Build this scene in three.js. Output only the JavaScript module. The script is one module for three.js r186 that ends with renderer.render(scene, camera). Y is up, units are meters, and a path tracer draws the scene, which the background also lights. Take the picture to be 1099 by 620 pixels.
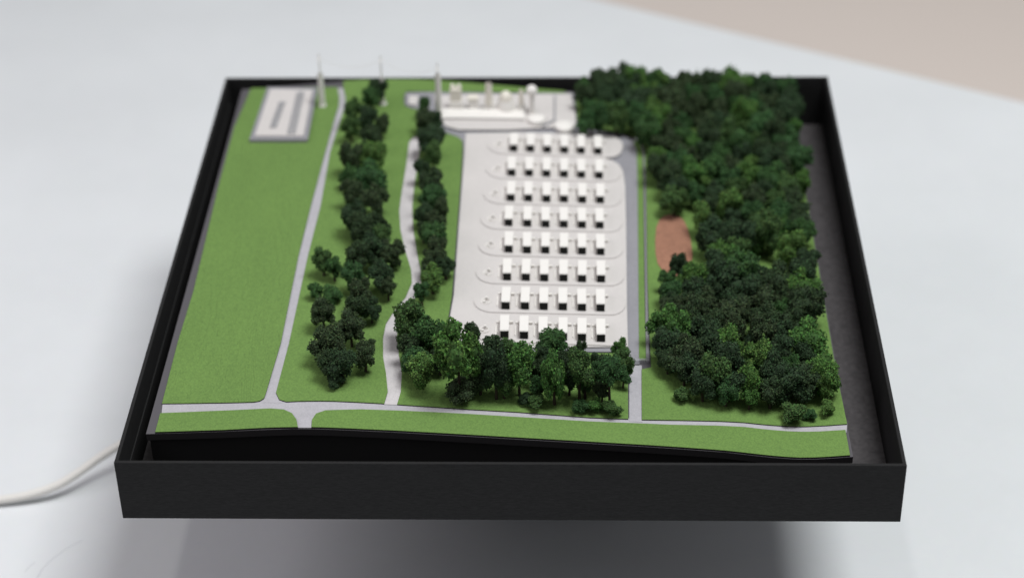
import * as THREE from 'three';
import { RoundedBoxGeometry } from 'three/addons/geometries/RoundedBoxGeometry.js';
import { RectAreaLightUniformsLib } from 'three/addons/lights/RectAreaLightUniformsLib.js';
import { mergeGeometries } from 'three/addons/utils/BufferGeometryUtils.js';

// ---------------------------------------------------------------- camera, light, exposure
const scene = new THREE.Scene();
const camera = new THREE.PerspectiveCamera(16.03, 1099 / 620, 0.05, 30);
const Y0 = 0.12;                                   // underside of the tray above the table top
camera.position.set(0.03548, 0.69931 + Y0, 0.99587);
camera.rotation.set(-0.608226, 0.03957, -0.021572, 'YXZ');
camera.focus = 1.07;
camera.userData.fStop = 4.6;
const renderer = new THREE.WebGLRenderer({ antialias: true });
renderer.setSize(1024, 577);
renderer.toneMapping = THREE.LinearToneMapping;
renderer.toneMappingExposure = 0.95;
renderer.shadowMap.enabled = true;
RectAreaLightUniformsLib.init();
scene.background = new THREE.Color().setRGB(0.2, 0.202, 0.212);   // the pale room around the table
function areaLight(name, color, intensity, w, h, pos, at) {
  const l = new THREE.RectAreaLight(color, intensity, w, h);
  l.name = name; l.position.set(...pos); l.lookAt(...at); scene.add(l); return l;
}
areaLight('ceiling_panel', new THREE.Color().setRGB(0.98, 1, 1), 24, 0.75, 0.75, [0.62, 2.15, 0.12], [0, 0, 0]);
areaLight('ceiling_lamp', new THREE.Color().setRGB(1, 0.985, 0.95), 210, 0.08, 0.08, [-0.2, 2.2, 0.05], [0, 0, 0]);
areaLight('side_window', new THREE.Color().setRGB(1, 0.93, 0.99), 2.7, 0.9, 0.8, [-1.1, 1.05, 0.35], [-0.1, 0, 0]);

// ---------------------------------------------------------------- helpers
let seed = 12345;
const rnd = () => { seed = (seed * 1664525 + 1013904223) >>> 0; return seed / 4294967296; };
const rr = (a, b) => a + (b - a) * rnd();
const used = {};
const numbered = (n) => { const k = used[n] = (used[n] ?? -1) + 1; return k ? n + '_' + String(k).padStart(3, '0') : n; };
function tag(o, label, category, group, kind) {
  if (label) o.userData.label = label;
  if (category) o.userData.category = category;
  if (group) o.userData.group = group;
  if (kind) o.userData.kind = kind;
  return o;
}
function mesh(name, geo, mat, parent = scene) {
  const m = new THREE.Mesh(geo, mat);
  m.name = parent === scene ? numbered(name) : name;
  m.castShadow = m.receiveShadow = true; parent.add(m); return m;
}
function thing(name, label, category, pos = [0, 0, 0], group) {
  const g = new THREE.Group(); g.name = numbered(name); g.position.set(...pos); scene.add(g);
  return tag(g, label, category, group);
}
const lin = (r, g, b) => new THREE.Color().setRGB(r, g, b);
const std = (c, roughness, extra = {}) => new THREE.MeshStandardMaterial({ color: c, roughness, ...extra });

// tileable value noise
function lattice(n) { const a = new Float32Array(n * n); for (let i = 0; i < a.length; i++) a[i] = rnd(); return a; }
function tileNoise(size, cells) {
  const out = new Float32Array(size * size); let amp = 1, tot = 0;
  for (const [n, w] of cells) {
    const l = lattice(n); amp = w; tot += w;
    for (let y = 0; y < size; y++) for (let x = 0; x < size; x++) {
      const fx = x / size * n, fy = y / size * n, ix = fx | 0, iy = fy | 0;
      let u = fx - ix, v = fy - iy; u = u * u * (3 - 2 * u); v = v * v * (3 - 2 * v);
      const a = l[iy % n * n + ix % n], b = l[iy % n * n + (ix + 1) % n], c = l[(iy + 1) % n * n + ix % n], d = l[(iy + 1) % n * n + (ix + 1) % n];
      out[y * size + x] += amp * ((a * (1 - u) + b * u) * (1 - v) + (c * (1 - u) + d * u) * v);
    }
  }
  for (let i = 0; i < out.length; i++) out[i] /= tot;
  return out;
}
function texOf(w, h, fn, srgb) {
  const d = new Uint8Array(w * h * 4);
  for (let y = 0; y < h; y++) for (let x = 0; x < w; x++) {
    const c = fn(x, y), i = (y * w + x) * 4;
    d[i] = c[0]; d[i + 1] = c[1]; d[i + 2] = c[2]; d[i + 3] = 255;
  }
  const t = new THREE.DataTexture(d, w, h); t.wrapS = t.wrapT = THREE.RepeatWrapping;
  t.magFilter = THREE.LinearFilter; t.minFilter = THREE.LinearMipmapLinearFilter; t.generateMipmaps = true;
  if (srgb) t.colorSpace = THREE.SRGBColorSpace; t.needsUpdate = true; return t;
}
const toS = (v) => Math.max(0, Math.min(255, 255 * (v <= 0.0031308 ? 12.92 * v : 1.055 * Math.pow(Math.max(v, 0), 1 / 2.4) - 0.055)));
// colour map around a base colour: fine grain and coarse patches
function grainMap(base, noise, size, amount, tint = [1, 1, 1]) {
  return texOf(size, size, (x, y) => { const k = (noise[y * size + x] - 0.5) * 2 * amount; return base.map((b, i) => toS(b * (1 + k * tint[i]))); }, true);
}
const bumpOf = (noise, size) => texOf(size, size, (x, y) => { const v = 255 * noise[y * size + x]; return [v, v, v]; });

const nFine = tileNoise(512, [[256, 1], [128, 0.8], [32, 0.5], [8, 0.5]]);
const nGrass = tileNoise(512, [[256, 1], [180, 0.8], [24, 0.12], [5, 0.2]]);
const nGrit = tileNoise(512, [[256, 1], [200, 0.7], [90, 0.3]]);
const nCloud = tileNoise(512, [[6, 1], [14, 0.7], [40, 0.45], [160, 0.35]]);
const bumpFine = bumpOf(nGrit, 512);

// ---------------------------------------------------------------- materials
const rep = (t, k) => { t.repeat.set(k, k); return t; };
const M = {};
M.grass = std(0xffffff, 0.95, { map: rep(grainMap([0.126, 0.224, 0.052], nGrass, 512, 0.26, [1.1, 1, 0.9]), 8), bumpMap: rep(bumpFine.clone(), 8), bumpScale: 0.00035 });
M.grassEdge = std(lin(0.02, 0.022, 0.014), 0.9);
M.road = std(0xffffff, 0.85, { map: rep(grainMap([0.40, 0.39, 0.415], nFine, 512, 0.16), 10), bumpMap: rep(bumpFine.clone(), 12), bumpScale: 0.00012 });
M.path = std(0xffffff, 0.85, { map: rep(grainMap([0.52, 0.495, 0.495], nFine, 512, 0.2), 14), bumpMap: rep(bumpFine.clone(), 12), bumpScale: 0.00012 });
M.asphalt = std(0xffffff, 0.8, { map: rep(grainMap([0.255, 0.252, 0.272], nFine, 512, 0.14), 10) });
M.darkEdge = std(lin(0.05, 0.048, 0.052), 0.85);
M.pad = std(0xffffff, 0.75, { map: rep(grainMap([0.565, 0.537, 0.52], nFine, 512, 0.07), 12) });
M.padEdge = std(lin(0.53, 0.505, 0.49), 0.8);
M.white = std(lin(0.76, 0.735, 0.70), 0.6);
M.cream = std(lin(0.74, 0.70, 0.62), 0.6);
M.blackFace = new THREE.MeshPhysicalMaterial({ color: lin(0.012, 0.013, 0.012), roughness: 0.7, specularIntensity: 0.3 });
M.greyPanel = std(lin(0.36, 0.36, 0.37), 0.5);
M.clay = std(0xffffff, 0.95, { map: rep(grainMap([0.29, 0.142, 0.09], nFine, 512, 0.4), 14) });
const phys = (o) => new THREE.MeshPhysicalMaterial(o);
M.card = phys({ color: 0xffffff, roughness: 0.7, specularIntensity: 0.3, map: rep(grainMap([0.019, 0.0188, 0.019], nGrit, 512, 0.5), 1), bumpMap: bumpFine.clone(), bumpScale: 0.00006 });
M.cardFloor = phys({ color: 0xffffff, roughness: 0.7, specularIntensity: 0.5, map: rep(grainMap([0.06, 0.055, 0.057], nGrit, 512, 0.35), 1), bumpMap: bumpFine.clone(), bumpScale: 0.00006 });
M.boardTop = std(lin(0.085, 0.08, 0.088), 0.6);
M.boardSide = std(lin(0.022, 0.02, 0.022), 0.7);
M.core = std(lin(0.004, 0.004, 0.004), 0.9);
M.acrylic = new THREE.MeshPhysicalMaterial({ color: lin(0.9, 0.9, 0.92), roughness: 0.2, transmission: 0.82, thickness: 0 });
M.cable = std(lin(0.74, 0.72, 0.68), 0.45);
M.bark = std(lin(0.045, 0.03, 0.022), 0.95);

// ---------------------------------------------------------------- layout (metres, plan x / z)
const L = {"F":[0.0351,0.0354,0.0358,0.0362,0.0367,0.0371,0.0377,0.0384,0.0389,0.0393,0.0392,0.0388,0.0383,0.0377,0.0372,0.0365,0.0359,0.0352,0.0345,0.0338,0.0331,0.0324,0.0317,0.031,0.0303,0.0296,0.0289,0.0282,0.0274,0.0266,0.0257,0.0248,0.0235,0.022,0.0208,0.0201,0.0203,0.0213,0.0223,0.0226,0.0226],
"B":[0.0327,0.0331,0.0337,0.0345,0.0355,0.0364,0.0374,0.0383,0.0392,0.0398,0.0402,0.0404,0.0403,0.0401,0.0395,0.0387,0.0378,0.0368,0.0358,0.0348,0.0338,0.0328,0.0318,0.0308,0.0298,0.0289,0.0279,0.027,0.0262,0.0256,0.025,0.0245,0.024,0.0236,0.0233,0.0231,0.0229,0.0226,0.0224,0.0222,0.022],
"lawnA":[[-0.1841,0.149],[-0.1847,0.0949],[-0.1837,0.0455],[-0.186,-0.0686],[-0.1863,-0.1404],[-0.1822,-0.1917],[-0.1804,-0.1922],[-0.1234,-0.1839],[-0.1209,-0.1705],[-0.1201,-0.1594],[-0.1212,-0.1428],[-0.123,-0.1014],[-0.1254,-0.0401],[-0.1268,0.0149],[-0.1269,0.0994],[-0.1295,0.1439],[-0.1299,0.1479],[-0.1321,0.1501],[-0.135,0.1506]],
"lawnB":[[-0.0663,0.1514],[-0.0673,0.1512],[-0.0923,0.1509],[-0.1176,0.1516],[-0.1216,0.1496],[-0.1241,0.1435],[-0.1223,0.0997],[-0.1213,0.0154],[-0.1194,-0.0394],[-0.12,-0.101],[-0.1175,-0.1388],[-0.1161,-0.159],[-0.1168,-0.17],[-0.1196,-0.1833],[-0.12,-0.192],[-0.0885,-0.192],[-0.0576,-0.192],[-0.0268,-0.192],[-0.0022,-0.192],[0.0261,-0.192],[0.0273,-0.1897],[-0.002,-0.1852],[-0.0506,-0.1777],[-0.0773,-0.1758],[-0.0786,-0.1685],[-0.0772,-0.1577],[-0.0734,-0.1542],[-0.06,-0.1506],[-0.0569,-0.1393],[-0.0534,-0.1298],[-0.0497,-0.1263],[-0.043,-0.1232],[-0.0628,-0.119],[-0.0687,-0.1196],[-0.0712,-0.1126],[-0.0711,-0.087],[-0.0717,-0.0549],[-0.0717,-0.0342],[-0.0696,-0.0132],[-0.0658,0.0061],[-0.0605,0.0276],[-0.0592,0.0404],[-0.0618,0.0552],[-0.0671,0.0682],[-0.0708,0.0807],[-0.0714,0.0937],[-0.07,0.1113],[-0.0674,0.1251],[-0.0652,0.1411],[-0.0663,0.1514]],
"lawnC":[[-0.0628,-0.119],[-0.064,-0.1109],[-0.064,-0.0931],[-0.0646,-0.066],[-0.0643,-0.0399],[-0.0624,-0.0168],[-0.0586,0.0084],[-0.0553,0.0261],[-0.054,0.039],[-0.0552,0.0519],[-0.0595,0.0667],[-0.0637,0.0802],[-0.064,0.0932],[-0.0617,0.1082],[-0.059,0.1245],[-0.0583,0.1406],[-0.0595,0.1513],[-0.059,0.1515],[-0.021,0.1521],[0.0043,0.152],[0.0414,0.153],[0.0616,0.1523],[0.0622,0.1082],[0.0622,0.0946],[0.0249,0.0977],[-0.0055,0.1],[-0.0368,0.1025],[-0.0371,0.0776],[-0.0359,0.0517],[-0.0364,-0.0128],[-0.0368,-0.079],[-0.0373,-0.1076],[-0.038,-0.1176],[-0.0406,-0.1218],[-0.043,-0.1231]],
"lawnD":[[0.0687,0.1522],[0.0697,0.1083],[0.0749,0.106],[0.0748,0.0924],[0.0752,0.0219],[0.0771,-0.0799],[0.0773,-0.1213],[0.0752,-0.1326],[0.0694,-0.14],[0.0587,-0.1443],[0.0467,-0.146],[0.036,-0.1456],[0.0348,-0.1537],[0.0329,-0.1888],[0.0335,-0.192],[0.0593,-0.192],[0.0838,-0.192],[0.1205,-0.192],[0.1572,-0.192],[0.1816,-0.192],[0.1755,-0.192],[0.1755,-0.05],[0.1757,0.1],[0.1768,0.1475],[0.1232,0.1478]],
"lawnE":[[-0.1836,0.1572],[-0.15,0.1568],[-0.1254,0.1569],[-0.1183,0.1581],[-0.1136,0.1614],[-0.1105,0.167],[-0.1091,0.1731],[-0.1234,0.1729],[-0.1476,0.1731],[-0.1836,0.1731]],
"lawnF":[[-0.1021,0.173],[-0.1025,0.1669],[-0.1009,0.1618],[-0.0963,0.1589],[-0.0776,0.1569],[-0.0528,0.1564],[-0.0208,0.156],[0.0414,0.1563],[0.0837,0.1549],[0.123,0.1517],[0.1754,0.1523],[0.1756,0.173],[0.165,0.173],[0.1496,0.173],[0.1342,0.173],[0.1188,0.173],[0.1034,0.173],[0.0879,0.173],[0.0725,0.173],[0.0571,0.173],[0.0417,0.173],[0.0263,0.173],[0.0109,0.173],[-0.0045,0.173],[-0.0199,0.173],[-0.0354,0.173],[-0.0508,0.173],[-0.0662,0.173],[-0.0816,0.173],[-0.097,0.173]],
"strip":[[0.0685,0.0999],[0.07,0.0226],[0.0719,-0.0793],[0.0723,-0.1241],[0.0704,-0.1331],[0.0722,-0.134],[0.0748,-0.1291],[0.0757,-0.1188],[0.0753,-0.0797],[0.0733,0.0222],[0.0723,0.0995]],
"fence":[[0.0631,0.103],[0.0631,0.1009],[0.0723,0.0999],[0.0738,0.0221],[0.0756,-0.0798],[0.076,-0.1177],[0.0748,-0.1291],[0.0705,-0.1355],[0.0714,-0.1374],[0.076,-0.131],[0.0771,-0.1202],[0.0768,-0.0799],[0.0749,0.022],[0.074,0.0925],[0.0741,0.1019]],
"asphalt":[[-0.0363,0.1029],[-0.0366,0.0776],[-0.0353,0.0516],[-0.0359,-0.0128],[-0.0362,-0.0791],[-0.0367,-0.1077],[-0.0375,-0.1177],[-0.043,-0.1238],[-0.0491,-0.1269],[-0.0534,-0.1304],[-0.0364,-0.1328],[-0.001,-0.1385],[0.0324,-0.1462],[0.0467,-0.1442],[0.0587,-0.1432],[0.0658,-0.1395],[0.0705,-0.1343],[0.0726,-0.1242],[0.0722,-0.0793],[0.0703,0.0225],[0.0687,0.1033],[0.0626,0.1039],[0.0628,0.0928]],
"stub":[[0.0631,0.1047],[0.0699,0.104],[0.0689,0.1537],[0.0621,0.1536]],
"pad":[[-0.0359,0.1011],[-0.0361,0.0775],[-0.0348,0.0515],[-0.0353,-0.0129],[-0.0357,-0.0792],[-0.0361,-0.1191],[-0.0361,-0.126],[-0.0008,-0.1326],[0.0515,-0.1379],[0.0586,-0.1367],[0.0627,-0.132],[0.0638,-0.1252],[0.0619,-0.1181],[0.0553,-0.112],[0.0524,-0.1087],[0.0564,-0.107],[0.0605,-0.1032],[0.063,-0.0957],[0.0641,-0.0783],[0.0639,-0.036],[0.0628,0.0513],[0.0626,0.0894]],
"bpad":[[-0.0587,-0.1706],[-0.0141,-0.1788],[0.0304,-0.1871],[0.0329,-0.1654],[0.0336,-0.1475],[0.0216,-0.1421],[0.0121,-0.14],[-0.0092,-0.1342],[-0.0409,-0.1292],[-0.0488,-0.1322],[-0.0555,-0.1453]],
"bborder":[[-0.0781,-0.1746],[-0.0142,-0.1825],[0.0304,-0.1908],[0.0329,-0.1888],[0.0342,-0.1464],[0.0217,-0.1403],[-0.0539,-0.1286],[-0.0575,-0.1392],[-0.06,-0.1506],[-0.0735,-0.1554],[-0.077,-0.1589]],
"bsq":[[-0.075,-0.1686],[-0.0689,-0.1683],[-0.0693,-0.1568],[-0.0748,-0.1578]],
"divider":[[0.0192,-0.1827],[0.0203,-0.1829],[0.0204,-0.1501],[0.0127,-0.1406],[0.0115,-0.1416],[0.0193,-0.1511]],
"clay":[[0.0816,0.0049],[0.0807,-0.0058],[0.0809,-0.0197],[0.082,-0.0341],[0.0842,-0.0425],[0.0871,-0.047],[0.0912,-0.049],[0.0956,-0.0484],[0.0988,-0.0436],[0.1009,-0.0341],[0.1021,-0.0221],[0.1025,-0.0082],[0.1014,0.0046],[0.0975,0.0137],[0.0914,0.0173],[0.0851,0.0142]],
"sub_outer":[[-0.1705,-0.1882],[-0.1364,-0.181],[-0.1356,-0.1146],[-0.1735,-0.1201]],
"sub1":[[-0.1595,-0.1652],[-0.1551,-0.1645],[-0.157,-0.13],[-0.1619,-0.1307]],
"sub2":[[-0.1491,-0.1765],[-0.1441,-0.1756],[-0.1436,-0.1204],[-0.1497,-0.1214]],
"paths":[[-0.0663,0.1514],[-0.0652,0.1411],[-0.0674,0.1251],[-0.07,0.1113],[-0.0714,0.0937],[-0.0708,0.0807],[-0.0671,0.0682],[-0.0618,0.0552],[-0.0592,0.0404],[-0.0605,0.0276],[-0.0658,0.0061],[-0.0696,-0.0132],[-0.0717,-0.0342],[-0.0717,-0.0549],[-0.0711,-0.087],[-0.0712,-0.1126],[-0.0687,-0.1196],[-0.0628,-0.119],[-0.064,-0.1109],[-0.064,-0.0931],[-0.0646,-0.066],[-0.0643,-0.0399],[-0.0624,-0.0168],[-0.0586,0.0084],[-0.0553,0.0261],[-0.054,0.039],[-0.0552,0.0519],[-0.0595,0.0667],[-0.0637,0.0802],[-0.064,0.0932],[-0.0617,0.1082],[-0.059,0.1245],[-0.0583,0.1406],[-0.0595,0.1513]],
"roadleft":[[-0.1305,0.151],[-0.1295,0.1439],[-0.1269,0.0994],[-0.1268,0.0149],[-0.1254,-0.0401],[-0.123,-0.1014],[-0.1212,-0.1428],[-0.1201,-0.1594],[-0.1209,-0.1705],[-0.1234,-0.1839],[-0.1196,-0.1833],[-0.1168,-0.17],[-0.1161,-0.159],[-0.1175,-0.1388],[-0.12,-0.101],[-0.1194,-0.0394],[-0.1213,0.0154],[-0.1223,0.0997],[-0.1241,0.1435],[-0.1196,0.1517]],
"rows":[[-0.0054,-0.1081,0.0477,-0.1127],[-0.0058,-0.0792,0.048,-0.0837],[-0.0056,-0.0504,0.0484,-0.0552],[-0.0059,-0.0226,0.0482,-0.0271],[-0.0053,0.0053,0.0482,0.001],[-0.0055,0.0336,0.0483,0.0291],[-0.0052,0.0617,0.048,0.0577],[-0.005,0.0892,0.048,0.0867]],
"tips":[[-0.022,-0.1116],[-0.022,-0.0828],[-0.0224,-0.0549],[-0.023,-0.027],[-0.0232,0.0003],[-0.0234,0.0286],[-0.0235,0.0571],[-0.0234,0.0836]],
"fix":[["mast",-0.1308,-0.1605,0.0382],["mast",-0.0912,-0.1593,0.0354],["mast",-0.0538,-0.1438,0.0399],["block",-0.0436,-0.1535,0.0185],["smallblock",-0.0326,-0.1553,0.0103],["column",-0.0224,-0.1569,0.0192],["cone",-0.0116,-0.1587,0.0138],["thincol",-0.0017,-0.1603,0.0152],["tower",0.0052,-0.1579,0.0199],["dish",0.0084,-0.1465,0.0083],["mound",0.0264,-0.1423,0.0048]],
"slab":[[-0.0563,-0.1512],[0.0004,-0.1589],[0.0007,-0.1471],[-0.0545,-0.1397]],
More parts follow.
